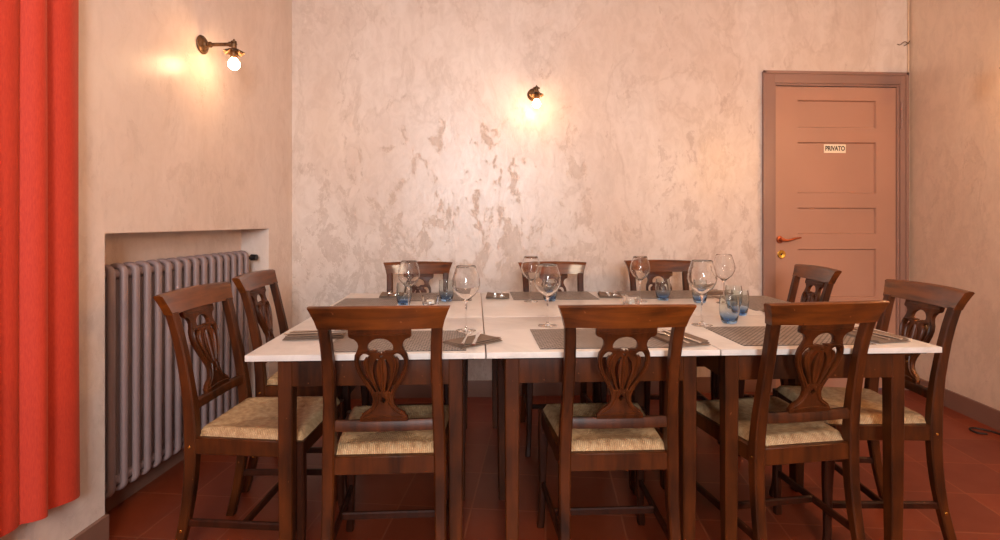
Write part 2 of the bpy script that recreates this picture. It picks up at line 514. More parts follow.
# leaf with five recessed panels
lx0, lx1, lz1 = DX0+FW+.017, DX1-FR-.014, DZ-FW-.018
px0, px1 = 2.2375, 2.802
rows = [(2.005, 1.815), (1.715, 1.362), (1.262, 1.080), (.975, .640), (.545, .120)]
bm = bmesh.new()
y0, y1 = YB+.004, YB+.040
box(bm, lx0, px0, y0, y1, .008, lz1); box(bm, px1, lx1, y0, y1, .008, lz1)
zs = [lz1] + [z for r in rows for z in r] + [.008]
for i in range(0, len(zs), 2): box(bm, px0, px1, y0, y1, zs[i+1], zs[i])
for zt, zb in rows:
    w = .006
    box(bm, px0+w, px1-w, y0+.017, y1-.01, zb+w, zt-w)
    # sloping reveal round each panel
    o_ = [(px0, y0, zb), (px1, y0, zb), (px1, y0, zt), (px0, y0, zt)]
    i_ = [(px0+w, y0+.017, zb+w), (px1-w, y0+.017, zb+w), (px1-w, y0+.017, zt-w), (px0+w, y0+.017, zt-w)]
    vo = [bm.verts.new(p) for p in o_]; vi = [bm.verts.new(p) for p in i_]
    for k in range(4): bm.faces.new([vo[k], vo[(k+1) % 4], vi[(k+1) % 4], vi[k]])
door = struct('door_1', bm, M['door'])
# lever handle
bm = bmesh.new()
hx, hz = 2.110, 1.042
mt = Matrix.Translation((hx, y0, hz)) @ Matrix.Rotation(PI/2, 4, 'X')
lathe(bm, [(0, 0), (.024, 0), (.026, .003), (.022, .008), (.012, .010), (.010, .03), (.012, .045), (0, .048)], 20, mt)
tube(bm, smooth_pts([(hx-.004, y0-.040, hz), (hx+.03, y0-.046, hz-.004), (hx+.08, y0-.046, hz+.008), (hx+.125, y0-.040, hz+.014)], 5),
     [.009]*5+[.0075]*6+[.006]*5, 10)
h = finish('door_handle', bm, M['copper'], door); h['label'] = 'copper-coloured lever handle'
bm = bmesh.new()
mt = Matrix.Translation((2.122, y0, .940)) @ Matrix.Rotation(PI/2, 4, 'X')
lathe(bm, [(.006, 0), (.027, 0), (.030, .003), (.026, .006), (.010, .005), (.006, .003)], 24, mt, closed=True)
h = finish('keyhole_plate', bm, M['brass'], door); h['label'] = 'round brass keyhole plate'
bm = bmesh.new()
mt = Matrix.Translation((2.122, y0, .940)) @ Matrix.Rotation(PI/2, 4, 'X')
lathe(bm, [(0, -.001), (.0075, -.001), (.0075, .0015), (0, .0015)], 12, mt)
finish('keyhole', bm, M['black'], door)
for hz_ in (1.90, .30):
    bm = bmesh.new()
    for k in range(3): tube(bm, [(lx1+.022, YB-.024, hz_-.09+.062*k), (lx1+.022, YB-.024, hz_-.09+.058+.062*k)], .0085, 10)
    finish('hinge', bm, M['paint'], door)

# name plate on the door
pl = thing('door_sign', 'small cream plate reading PRIVATO on the door', 'sign', (0, 0, 0))
bm = bmesh.new()
box(bm, 2.436, 2.592, y0+.0125, y0+.0168, 1.643, 1.703, .0008)
finish('plate', bm, M['sign'], pl)
cu = bpy.data.curves.new('t', 'FONT'); cu.body = 'PRIVATO'; cu.size = .045; cu.align_x = 'CENTER'; cu.align_y = 'CENTER'
cu.extrude = .0006; cu.offset = .0013
to = bpy.data.objects.new('t', cu); COL.objects.link(to); bpy.context.view_layer.update()
dg = bpy.context.evaluated_depsgraph_get()
me = bpy.data.meshes.new_from_object(to.evaluated_get(dg), depsgraph=dg)
bpy.data.objects.remove(to); bpy.data.curves.remove(cu)
mt = Matrix.Translation((2.514, y0+.0122, 1.673)) @ Matrix.Rotation(PI/2, 4, 'X') @ Matrix.Diagonal((.78, 1, 1, 1))
me.transform(mt); me.name = 'lettering'; me.materials.clear(); me.materials.append(M['ink'])
o = bpy.data.objects.new('lettering', me); COL.objects.link(o); o.parent = pl; o['label'] = 'dark capital letters PRIVATO'

# cable in the right corner
cb = thing('wall_cable', 'thin cream cable running up the corner beside the door frame', 'cable', (3.024, YB-.008, 0))
bm = bmesh.new(); tube(bm, [(0, 0, .0), (0, 0, 1.2), (0, 0, H)], .005, 8); finish('cable', bm, M['cable'], cb)
bm = bmesh.new()
tube(bm, smooth_pts([(-.002, -.006, 2.40), (-.03, -.004, 2.415), (-.055, .004, 2.395), (-.075, .004, 2.40)], 4), .0025, 6)
tube(bm, smooth_pts([(.006, -.006, 2.42), (-.012, -.010, 2.40), (-.035, -.004, 2.385)], 4), .0025, 6)
finish('loose_wire', bm, M['bronze'], cb)

# ------------------------------------------------------------------ wall lamps
BULB = m_emit('warm_bulb_glass', (1, .62, .32, 1), 72)
def sconce(loc, rz, label, bulb=None):
    """local: wall plane at x = 0, arm along +X, origin at the centre of the plate"""
    t = thing('wall_lamp', label, 'wall lamp', loc, rz, 'bronze wall lamps')
    bm = bmesh.new()
    mt = Matrix.Rotation(PI/2, 4, 'Y')
    lathe(bm, [(0, 0), (.040, 0), (.044, .004), (.042, .009), (.034, .012), (.030, .018), (.018, .021), (.014, .028), (0, .030)], 28, mt)
    finish('wall_plate', bm, M['bronze'], t)
    bm = bmesh.new()
    xs = [.026, .034, .036, .046, .048, .060, .125, .132, .134, .146, .150]
    rr = [.008, .008, .014, .014, .0085, .0085, .0085, .0085, .0125, .0125, .009]
    tube(bm, [(x, 0, 0) for x in xs], rr, 12)
    tube(bm, [(.156, 0, -.024), (.156, 0, -.016), (.156, 0, .014), (.156, 0, .017), (.156, 0, .024)], [.009, .012, .012, .006, .003], 12)
    tube(bm, [(.156, -.022, .006), (.156, -.016, .006), (.156, .016, .006), (.156, .022, .006)], [.004, .0065, .0065, .004], 8)
    finish('arm', bm, M['bronze'], t)
    bm = bmesh.new()   # little fluted canopy
    n = 40
    rs = []
    for r_, z_, wv in ((.010, -.020, 0), (.022, -.024, .001), (.036, -.034, .004), (.046, -.040, .007),
                       (.045, -.042, .007), (.035, -.0365, .004), (.021, -.027, .001), (.009, -.023, 0)):
        rs.append([(.156+(r_+wv*.4*math.sin(8*2*PI*k/n))*math.cos(2*PI*k/n), (r_+wv*.4*math.sin(8*2*PI*k/n))*math.sin(2*PI*k/n), z_+wv*.5*math.sin(8*2*PI*k/n)) for k in range(n)])
    rings(bm, rs, loop=True)
    finish('lamp_shade', bm, M['bronze'], t)
    bm = bmesh.new()
    tube(bm, [(.156, 0, -.022), (.156, 0, -.060), (.156, 0, -.066)], [.0155, .0165, .013], 14)
    finish('socket', bm, M['bronze'], t)
    bm = bmesh.new()
    mt = Matrix.Translation((.156, 0, -.094))
    pr = [(0, -.026)] + [(.026*math.sin(a), -.026*math.cos(a)) for a in [PI*k/14 for k in range(1, 12)]] + [(.013, .025), (.012, .030), (0, .030)]
    lathe(bm, pr, 20, mt)
    b_ = finish('bulb', bm, bulb or BULB, t, 80); b_['label'] = 'glowing warm bulb'
    return t
al = math.atan(-.096)
sconce((XL(2.513)+.0005, 2.513, 1.998), math.atan2(-.096, 1), 'bronze wall lamp with lit bulb on left wall above the radiator')
sconce((.408, YB-.0005, 2.015), -PI/2, 'bronze wall lamp with lit bulb on the far wall left of the door')
sconce((XR(2.5)-.0005, 2.5, 2.00), PI-math.atan(.13), 'bronze wall lamp with lit bulb on the right wall, farther of its pair')
sconce((XR(1.35)-.0005, 1.35, 1.85), PI-math.atan(.13), 'added bronze wall lamp with amber bulb, unseen on the nearer right wall', m_emit('added_amber_glow', (1, .52, .19, 1), 1250))  # added out of view to warm the right side, with a strong amber glow

# ------------------------------------------------------------------ radiator
ry0, ry1 = 1.985, 3.06
def RX(y): return -1.27 - .115*(3.0 - y)      # front face
rad = thing('radiator', 'taupe cast-iron column radiator standing in the wall niche', 'radiator', (RX(2.5)-.042, 2.5225, 0), 0)
ang = math.atan2(.115, 1)
rad.rotation_euler = (0, 0, -ang)            # local y runs along the wall
z0, z1 = .10, 1.005
n_sec = 17; pitch = (ry1-ry0)/n_sec
bm = bmesh.new()
d = .040   # half depth
path = []
def rr_path(hd, za, zb, rad_):
    pts = []
    for cx, cz, a0 in ((hd-rad_, zb-rad_, 0), (-hd+rad_, zb-rad_, 90), (-hd+rad_, za+rad_, 180), (hd-rad_, za+rad_, 270)):
        for k in range(6):
            a = R(a0+90*k/5); pts.append((cx+rad_*math.cos(a), cz+rad_*math.sin(a)))
    return pts
pp = rr_path(d-.011, z0+.012, z1-.014, .024)
m_ = len(pp); rs = []
for i, (x, z) in enumerate(pp):
    q, p = pp[(i+1) % m_], pp[(i-1) % m_]
    tx, tz = q[0]-p[0], q[1]-p[1]; l = math.hypot(tx, tz); nx, nz = tz/l, -tx/l
    hw, hd_ = .0142, .0115
    sec = []
    for k in range(12):
        a = 2*PI*k/12
        ca, sa = math.cos(a), math.sin(a)
        e = .7
        sx = hd_*math.copysign(abs(ca)**e, ca); sy = hw*math.copysign(abs(sa)**e, sa)
        sec.append((x+nx*sx, sy, z+nz*sx))
    rs.append(sec)
rings(bm, rs, loop=True)
box(bm, -.008, .008, -.012, .012, z0+.03, z1-.03, .003)     # middle column
tube(bm, [(0, -pitch/2+.0005, z1-.045), (0, pitch/2-.0005, z1-.045)], .021, 14)
tube(bm, [(0, -pitch/2+.0005, z0+.045), (0, pitch/2-.0005, z0+.045)], .021, 14)
sec0 = finish('section', bm, M['radiator'], rad, 50)
sec0.location = (0, -(n_sec-1)/2*pitch, 0)
for k in range(1, n_sec):
    c = sec0.copy(); COL.objects.link(c); c.parent = rad; c.location = (0, (k-(n_sec-1)/2)*pitch, 0)
ye = n_sec/2*pitch
bm = bmesh.new()
tube(bm, [(0, ye-.002, z1-.045), (0, ye+.022, z1-.045)], .009, 10)
tube(bm, [(.0, ye+.020, z1-.045), (.028, ye+.020, z1-.045), (.030, ye+.020, z1-.045), (.062, ye+.020, z1-.045)], [.010, .010, .019, .017], 14)
v_ = finish('valve', bm, M['iron'], rad); v_['label'] = 'black valve knob'
for yy in (-.33, .33):
    for zz in (z0+.06, z1-.10):
        bm = bmesh.new(); box(bm, -.054, -.012, yy-.010, yy+.010, zz, zz+.022, .002)
        finish('bracket', bm, M['radiator'], rad)

# ------------------------------------------------------------------ curtain
cur = thing('curtain', 'long red cloth curtain in deep folds hanging on the left wall', 'curtain', (0, 0, 0))
bm = bmesh.new()
cy0, cy1, cz0, cz1 = .55, 1.800, .275, 2.78
nu, nz = 260, 26
CR = [1.800, 1.668, 1.590, 1.505, 1.43, 1.36, 1.27, 1.19, 1.09, 1.01, .92, .85, .76, .68, .61, .55]
AM = [.024, .044, .020, .042, .028, .044, .03, .04, .03, .045, .03, .04, .03, .04, .03]
def cpt(i, k, off):
    y = cy0 + (cy1-cy0)*i/nu
    j = max(q for q in range(len(CR)) if CR[q] >= y-1e-9); j = min(j, len(CR)-2)
    t = (CR[j]-y)/(CR[j]-CR[j+1]); t = max(0, min(1, t))
    zz = k/nz; z = cz0+(cz1-cz0)*zz
    bulge = AM[j]*math.sin(PI*t)**.75*(1-.2*zz)
    x = XL(y)+.036+bulge+off+.004*math.sin(y*40+2*zz)
    y2 = y + .004*math.sin(4*zz+y*30)
    return (x, y2, z + (.010*math.sin(y*13) if k == 0 else 0))
fr = [[bm.verts.new(cpt(i, k, 0)) for i in range(nu+1)] for k in range(nz+1)]
bk = [[bm.verts.new(cpt(i, k, -.004)) for i in range(nu+1)] for k in range(nz+1)]
for g, fl in ((fr, 0), (bk, 1)):
    for k in range(nz):
        for i in range(nu): bm.faces.new([g[k][i], g[k][i+1], g[k+1][i+1], g[k+1][i]])
for i in range(nu):
    bm.faces.new([fr[0][i], bk[0][i], bk[0][i+1], fr[0][i+1]]); bm.faces.new([fr[nz][i], fr[nz][i+1], bk[nz][i+1], bk[nz][i]])
for k in range(nz):
    bm.faces.new([fr[k][0], fr[k+1][0], bk[k+1][0], bk[k][0]]); bm.faces.new([fr[k][nu], bk[k][nu], bk[k+1][nu], fr[k+1][nu]])
finish('cloth', bm, M['curtain'], cur, 80)
rod = thing('curtain_rod', 'dark rod carrying the red curtain on the left wall', 'curtain rod')
bm = bmesh.new(); tube(bm, [(XL(.45)+.048, .45, 2.80), (XL(1.87)+.048, 1.87, 2.80)], .010, 12); finish('rod', bm, M['bronze'], rod)
for yy in (.48, 1.84):
    bm = bmesh.new(); tube(bm, [(XL(yy), yy, 2.80), (XL(yy)+.048, yy, 2.80)], .008, 8); finish('bracket', bm, M['bronze'], rod)

# ------------------------------------------------------------------ tables
TA = R(-.2); TP = Vector((-.694, 1.622)); TW, TD, GAP = .744, .60, .004
TD2 = .750
TH = .76
def tw(a, b):   # table coordinates -> world
    return (TP.x + a*math.cos(TA) - b*math.sin(TA), TP.y + a*math.sin(TA) + b*math.cos(TA))
names = [['front-left', 'front middle', 'front-right'], ['rear-left', 'rear middle', 'rear-right']]
lab = {(0, 0): 'white marble-topped wooden table nearest the camera, by the radiator end',
       (1, 0): 'white marble-topped wooden table nearest the camera, middle of the front row',
       (2, 0): 'white marble-topped wooden table nearest the camera, at the right end',
       (0, 1): 'white marble-topped wooden table in the far row, at the left end',
       (1, 1): 'white marble-topped wooden table in the far row, in the middle',
       (2, 1): 'white marble-topped wooden table in the far row, at the end by the door'}
def make_table(TW, TD, dy0, dy1, il, ir, lb):
    t = thing('dining_table', lb, 'table', (0, 0, 0), TA, 'marble-topped tables pushed together')
    w, d = TW, TD
    bm = bmesh.new(); box(bm, -w/2, w/2, -d/2, d/2, TH-.019, TH, .0025); finish('marble_top', bm, M['marble'], t)
    bm = bmesh.new(); box(bm, -w/2+.035, w/2-.035, -d/2+.02, d/2-.02, TH-.026, TH-.019, .001)
    finish('top_board', bm, M['wood_dark'], t)
    xl_, xr_ = -w/2+il, w/2-ir; yf, yr = -d/2+dy0, d/2-dy1      # outer faces of the legs
    bm = bmesh.new()
    for s in (-1, 1):
        yy = yf+.012 if s < 0 else yr-.012
        xx = xl_+.012 if s < 0 else xr_-.012
        box(bm, xl_+.045, xr_-.045, yy-.011, yy+.011, TH-.108, TH-.026, .002)
        box(bm, xx-.011, xx+.011, yf+.045, yr-.045, TH-.108, TH-.026, .002)
    finish('apron', bm, M['wood'], t)
    for sx in (-1, 1):
        for sy in (-1, 1):
            bm = bmesh.new()
            cx, cy = (xl_+.023 if sx < 0 else xr_-.023), (yf+.023 if sy < 0 else yr-.023)
            post(bm, [(cx, cy, TH-.026, .046, .046), (cx, cy, TH-.11, .046, .046), (cx, cy, .25, .042, .042), (cx, cy, 0, .036, .036)], .003)
            finish('leg', bm, M['wood'], t)
    return t
widths = (.733, .744, .735)
insets = ((.085, .070), (.060, .060), (.030, .095))
for j in (0, 1):
    a0 = 0
    for i in range(3):
        d_, e0, e1 = (TD, .035, .001) if j == 0 else (TD2, .0, .0)
        b = TD/2 if j == 0 else TD+GAP+TD2/2
        x, y = tw(a0+widths[i]/2, b); a0 += widths[i]+GAP
        il, ir = insets[i]
        if (i, j) == (2, 1): ir = .072
        o = make_table(widths[i], d_, e0, e1, il, ir, lab[(i, j)])
        o.location = (x, y, 0)

# ------------------------------------------------------------------ chair
CH = .925
PY = smooth_pts([(0, -.252), (.15, -.215), (.30, -.193), (.45, -.188), (.58, -.200), (.70, -.222), (.82, -.250), (.93, -.283)], 4)
def py(z):
    for (a, b), (c, d_) in zip(PY, PY[1:]):
        if z <= c: return b + (d_-b)*(z-a)/(c-a)
    return PY[-1][1]
def px(z):   # centre of the rear post
    T = [(0, .178), (.20, .170), (.45, .168), (.62, .162), (.75, .159), (.82, .161), (.87, .1645), (.93, .19)]
    for (a, b), (c, d_) in zip(T, T[1:]):
        if z <= c: return b + (d_-b)*(z-a)/(c-a)
    return T[-1][1]
def make_chair():
    t = thing('dining_chair', 'x', 'chair', (0, 0, 0), 0, 'dark walnut dining chairs round the marble tables')
    # rear legs running up into the back posts
    for s in (-1, 1):
        bm = bmesh.new()
        zs = [0, .04, .10, .17, .24, .31, .38, .45, .50, .56, .62, .68, .74, .80, .84, .865]
        post(bm, [(s*px(z), py(z), z, .030+.006*min(1, z/.4)-(.003 if z > .6 else 0), .032+.010*max(0, 1-abs(z-.45)/.3)) for z in zs], .0045)
        finish('rear_leg', bm, M['wood'], t)
        bm = bmesh.new()
        fp = [(.455, .185, .180, .036), (.40, .186, .180, .036), (.33, .187, .183, .034), (.24, .188, .187, .029), (.14, .189, .187, .025), (.06, .191, .189, .024), (.015, .195, .196, .027), (0, .196, .198, .026)]
        post(bm, [(s*x, y, z, w, w) for z, x, y, w in smooth_pts(fp, 3)], .005)
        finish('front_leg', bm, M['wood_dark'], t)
    # top rail: bowed, flared ends, rolled top edge
    bm = bmesh.new(); rs = []
    nx = 24
    for i in range(nx+1):
        u = -1 + 2*i/nx
        sec = []
        zb, zt = .858, CH + .004*(1-u*u)
        for (zz, yo) in ((0, -.012), (.35, -.013), (.75, -.015), (.93, -.016), (1, -.010), (1.0, .004), (.93, .011), (.75, .011), (.35, .012), (0, .013)):
            z = zb + (zt-zb)*zz
            hw = .1805 + .0225*(zz**1.3)
            y = py(z) - .022*(1-u*u) + yo*(1+.25*u*u)
            sec.append((u*hw, y, z))
        rs.append(sec)
    rings(bm, rs)
    bmesh.ops.bevel(bm, geom=[e for e in bm.edges if len(e.link_faces) == 2 and e.calc_face_angle(0) > R(70)], offset=.003, segments=2, affect='EDGES')
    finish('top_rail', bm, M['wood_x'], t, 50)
    # lower back rail
    bm = bmesh.new()
    zc = .550; hw = px(zc)-.012
    rs = []
    for i in range(9):
        u = -1+2*i/8; y = py(zc)-.006*(1-u*u)
        rs.append([(u*hw, y-.011, zc-.015), (u*hw, y+.011, zc-.015), (u*hw, y+.010, zc+.012), (u*hw, y+.004, zc+.017), (u*hw, y-.006, zc+.017), (u*hw, y-.011, zc+.010)])
    rings(bm, rs); finish('lower_rail', bm, M['wood'], t, 50)
    # fretted vase splat
    half = [(.090, .866), (.090, .838), (.086, .832), (.074, .828), (.066, .818), (.0635, .806), (.068, .793), (.0755, .779), (.0785, .762), (.0765, .742),
            (.070, .720), (.058, .696), (.044, .672), (.034, .652), (.030, .636), (.032, .620), (.040, .606), (.055, .596), (.063, .590), (.067, .582), (.0715, .578), (.0715, .564)]
    hp = half
    outline = [(-x, z) for x, z in hp] + [(x, z) for x, z in hp[::-1]]
    fan = [(-.037, .797)] + [(.038*math.cos(R(a)), .800+.030*math.sin(R(a))) for a in range(172, 5, -14)] + [(.037, .797)]
    fan += [(.027, .788), (.020, .794), (.012, .785), (.005, .789), (0, .781), (-.005, .789), (-.012, .785), (-.020, .794), (-.027, .788)]
    holes = [fan]
    for s in (-1, 1):
        holes.append(ribbon([(s*x, z, w) for x, z, w in ((.036, .772, .0045), (.048, .776, .007), (.0580, .762, .0075), (.0575, .742, .0068), (.0495, .716, .0058), (.034, .688, .0045), (.020, .660, .0028))]))
        holes.append(ribbon([(s*x, z, w) for x, z, w in ((.010, .766, .002), (.018, .747, .0046), (.0205, .720, .0050), (.0155, .690, .004), (.008, .660, .0024))]))
    holes.append([(0, .768), (.006, .778), (.002, .776), (-.002, .776), (-.006, .778)])
    holes.append([(0, .622), (.009, .634), (.003, .640), (0, .646), (-.003, .640), (-.009, .634)])
    bm = plate(outline, holes, .016)
    # carved reeds
    def reed(pts, a, b):
        P = smooth_pts(pts, 5)
        k = len(P)
        ra = [a*(.45+.55*math.sin(PI*(.15+.7*i/(k-1)))) for i in range(k)]
        # section: a across (in plane), b in depth
        rs = []
        for i, (x, z) in enumerate(P):
            q, p = P[min(i+1, k-1)], P[max(i-1, 0)]
            tx, tz = q[0]-p[0], q[1]-p[1]; l = math.hypot(tx, tz); nx_, nz_ = tz/l, -tx/l
            rs.append([(x+nx_*ra[i]*math.cos(2*PI*j/10), b*math.sin(2*PI*j/10), z+nz_*ra[i]*math.cos(2*PI*j/10)) for j in range(10)])
        rings(bm, rs)
    for s in (-1, 1):
        reed([(s*.030, .776), (s*.040, .760), (s*.040, .735), (s*.032, .705), (s*.016, .664)], .0060, .0125)
        reed([(s*.012, .790), (s*.040, .789), (s*.064, .784), (s*.070, .762), (s*.067, .738), (s*.056, .708), (s*.038, .676), (s*.026, .648)], .0045, .0120)
        reed([(s*.014, .655), (s*.018, .628), (s*.034, .600), (s*.058, .584)], .006, .0115)
    reed([(0, .772), (0, .745), (0, .71), (0, .662)], .0070, .0130)
    reed([(-.086, .846), (-.03, .842), (.03, .842), (.086, .846)], .004, .0105)
    reed([(-.066, .576), (-.02, .580), (.02, .580), (.066, .576)], .005, .0125)
    for v in bm.verts:
        z = v.co.z; k = (z-.56)/(.866-.56)
        v.co.y += py(z) - .005 - .017*k
    bmesh.ops.triangulate(bm, faces=[f for f in bm.faces if len(f.verts) > 4])
    finish('splat', bm, M['wood'], t, 35)
    # seat frame
    bm = bmesh.new()
    def bar(p, q, hw, za, zb):
        p, q = Vector(p), Vector(q); dr = (q-p).normalized(); nn = Vector((-dr.y, dr.x))
        c = [p+nn*hw, p-nn*hw, q-nn*hw, q+nn*hw]
        slab(bm, [(v.x, v.y) for v in c], za, zb)
    bar((-.156, -.188), (.156, -.188), .011, .398, .453)
    bar((-.168, .182), (.168, .182), .011, .402, .453)
    for s in (-1, 1): bar((s*.170, -.170), (s*.186, .166), .011, .400, .453)
    bmesh.ops.bevel(bm, geom=bm.edges[:], offset=.0025, segments=1, affect='EDGES')
    finish('seat_frame', bm, M['wood'], t)
    # rush seat
    bm = bmesh.new()
    nu_, nv_ = 24, 24
    def sp(i, j, top):
        u, v = -1+2*i/nu_, -1+2*j/nv_
        y = -.180 + (v+1)/2*.372
        hw = .160 + (v+1)/2*.030
        x = u*hw
        if v > .9 or v < -.9:   # keep clear of leg tops
            pass
        e = max(abs(u), abs(v)); edge = max(0, (e-.86)/.14)
        rise = .024*(1-edge**2)**.5 if edge < 1 else 0
        diag = abs(abs(u)-abs(v))
        dish = -.010*(1-e)**.8*1.2
        crease = -.004*math.exp(-(diag/.06)**2)*(1-edge)
        puff = .004*math.sin(min(1, (1-e)*3)*PI)
        if top: z = .454 + rise + dish*(1-edge) + crease + puff
        else: z = .4535
        return (x, y, z)
    g1 = [[bm.verts.new(sp(i, j, 1)) for i in range(nu_+1)] for j in range(nv_+1)]
    g0 = [[bm.verts.new(sp(i, j, 0)) for i in range(nu_+1)] for j in range(nv_+1)]
    for j in range(nv_):
        for i in range(nu_):
            bm.faces.new([g1[j][i], g1[j][i+1], g1[j+1][i+1], g1[j+1][i]]); bm.faces.new([g0[j][i], g0[j+1][i], g0[j+1][i+1], g0[j][i+1]])
    for i in range(nu_):
        for g_ in (0, nv_): bm.faces.new([g1[g_][i], g0[g_][i], g0[g_][i+1], g1[g_][i+1]])
        for g_ in (0, nu_): bm.faces.new([g1[i][g_], g0[i][g_], g0[i+1][g_], g1[i+1][g_]])
    finish('rush_seat', bm, M['rush'], t, 60)
    # stretchers
    def stretcher(p, q, z, h=.022, w=.015):
        bm = bmesh.new()
        p, q = Vector(p), Vector(q); dr = (q-p).normalized(); nn = Vector((-dr.y, dr.x))*w/2
        rs = []
        for k in (0, 1):
            c = (p, q)[k]
            rs.append([(c.x+a*nn.x, c.y+a*nn.y, z+b) for a, b in ((1, -h/2), (-1, -h/2), (-1, h*.3), (-.5, h/2), (.5, h/2), (1, h*.3))])
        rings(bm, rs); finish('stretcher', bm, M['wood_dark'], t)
    for s in (-1, 1): stretcher((s*.171, -.200), (s*.187, .178), .172)
    stretcher((-.172, -.01), (.172, -.01), .172)
    # screw caps
    for s in (-1, 1):
        for z in (.425, .150):
            bm = bmesh.new()
            mt = Matrix.Translation((s*(px(z)+.0172), py(z), z)) @ Matrix.Rotation(s*PI/2, 4, 'Y')
            lathe(bm, [(0, 0), (.005, 0), (.004, .0012), (0, .0018)], 10, mt)
            finish('screw_cap', bm, M['brass'], t)
    return t

def rot_to(fx, fy): return math.atan2(-fx, fy)      # heading that turns local +Y to (fx, fy)
c0 = make_chair()
# (x, y) of the chair centre on the floor; top rail sits about .28 behind it
def place(tx, ty, ang_deg):
    """from the position of the top rail and the facing angle (0 = away from camera)"""
    a = R(ang_deg); f = Vector((-math.sin(a), math.cos(a)))
    p = Vector((tx, ty)) + f*.283
    return (p.x, p.y, 0), a
spots = [
    (-.268, 1.515, 0, 'walnut chair seen from behind with rush seat, left of the three nearest'),
    (.450, 1.500, -.5, 'walnut chair seen from behind with rush seat, middle of the three nearest'),
    (1.073, 1.522, 6.0, 'walnut chair seen from behind with rush seat, right of the three nearest'),
    (-1.010, 1.955, -95, 'walnut chair side-on in front of the radiator, nearer of the two at the left end'),
    (-1.016, 2.488, -90, 'walnut chair beside the far end of the radiator, farther of two at the left end'),
    (-.322, 3.100, 181, 'walnut chair at the far side, left of the three against the plaster wall'),
    (.470, 3.060, 180, 'walnut chair at the far side directly below the wall lamp, middle of three'),
    (1.140, 3.160, 176, 'walnut chair at the far side, right of the three against the plaster wall'),
    (1.822, 2.668, 83, 'walnut chair at the right end in front of the door, the farther of two'),
    (1.735, 1.908, 84, 'large walnut chair at the right end by the right wall, the nearer of two'),
]
for k, (x, y, a, lb) in enumerate(spots):
    loc, rz = place(x, y, a)
    if k == 0: c0.location = loc; c0.rotation_euler = (0, 0, rz); c0['label'] = lb
    else: dup(c0, loc, rz, lb)

# ------------------------------------------------------------------ table ware
TZ = TH + .0003
def placemat(cx, cy, rz, label, w=.45, d=.30):
    bm = bmesh.new(); box(bm, -w/2, w/2, -d/2, d/2, 0, .0022, .0008)
    o = finish('placemat', bm, M['mat'], None); o.location = (cx, cy, TZ); o.rotation_euler = (0, 0, rz)
    return tag(o, label, 'placemat', 'woven grey placemats')
mats = [(-.245, 1.795, TA, 'grey woven placemat at the nearest left seat, under the tall wine glass'),
        (.440, 1.800, TA, 'grey woven placemat at the nearest middle seat, behind the middle chair back'),
        (1.112, 1.808, TA, 'grey woven placemat at the nearest right seat, beside the blue tumblers'),
        (-.520, 2.555, PI/2+TA, 'grey woven placemat turned sideways at the far left table corner'),
        (-.185, 2.825, TA, 'grey woven placemat on the far edge behind the left blue tumblers'),
        (.437, 2.835, TA, 'grey woven placemat on the far edge below the middle far chair'),
        (1.055, 2.845, TA, 'grey woven placemat on the far edge behind the tumbler, before the right far chair')
        ,(1.442, 2.535, PI/2+TA, 'grey woven placemat turned sideways at the table end by the door')]
for m_ in mats: placemat(*m_[:4], w=(.36 if m_[0] == -.185 else .45))

def fork_bm():
    bm = bmesh.new()
    tube(bm, [(0, -.095, .002), (0, -.06, .003), (0, .02, .004), (0, .045, .003)], [.0055, .0045, .003, .004], 8, [.0018, .0016, .0016, .0014])
    box(bm, -.0115, .0115, .043, .060, .0018, .0036, .0006)
    for x in (-.0096, -.0032, .0032, .0096): box(bm, x-.0017, x+.0017, .058, .100, .0018, .0034, .0004)
    return bm
def knife_bm():
    bm = bmesh.new()
    tube(bm, [(0, -.105, .003), (0, -.06, .0035), (0, .0, .003)], [.007, .0065, .005], 8, [.0028, .0026, .002])
    rings(bm, [[(-.005, 0, .0015), (.006, 0, .0015), (.006, 0, .0035), (-.005, 0, .0035)],
               [(-.009, .05, .0018), (.006, .05, .0018), (.006, .05, .003), (-.009, .05, .0032)],
               [(-.001, .108, .002), (.005, .108, .002), (.005, .108, .0028), (-.001, .108, .0028)]])
    return bm
def set_napkin(cx, cy, rz, label, fk, kn, w=.12, d=.20, tent=.012, cr=None):
    """folded napkin (long side local Y) with fork and knife lying on it"""
    t = thing('napkin', label, 'napkin', (cx, cy, TZ+.0028), rz, 'folded taupe napkins')
    bm = bmesh.new()
    n = 10; sh = []
    for layer in range(3):
        ins = .002*layer; z0_ = .0024*layer
        g = [[(-w/2+ins+(w-2*ins)*i/n, -d/2+ins*2+(d-ins*3)*j/n, z0_ + (tent*.25*layer*(i/n)**3)) for i in range(n+1)] for j in range(n+1)]
        lo = [[bm.verts.new(p) for p in r] for r in g]
        hi = [[bm.verts.new((p[0], p[1], p[2]+.0023)) for p in r] for r in g]
        for j in range(n):
            for i in range(n):
                bm.faces.new([hi[j][i], hi[j][i+1], hi[j+1][i+1], hi[j+1][i]]); bm.faces.new([lo[j][i], lo[j+1][i], lo[j+1][i+1], lo[j][i+1]])
        for i in range(n):
            for g_ in (0, n):
                bm.faces.new([hi[g_][i], lo[g_][i], lo[g_][i+1], hi[g_][i+1]]); bm.faces.new([hi[i][g_], lo[i][g_], lo[i+1][g_], hi[i+1][g_]])
    finish('folded_cloth', bm, M['napkin'], t, 30)
    zt = TZ+.0028+.0071+.002+.0015+(.0035 if cr is not None else 0)
    cr = rz if cr is None else cr
    ca, sa = math.cos(cr), math.sin(cr)
    for dx, f_, nm, lb, gr in ((-.022, fork_bm, 'fork', fk, 'steel forks'), (.014, knife_bm, 'knife', kn, 'steel knives')):
        o = finish(nm, f_(), M['steel'], None, 40)
        o.location = (cx+dx*ca-.0*sa, cy+dx*sa, zt-.0015); o.rotation_euler = (0, 0, cr+R(2))
        tag(o, lb, nm, gr)
    return t
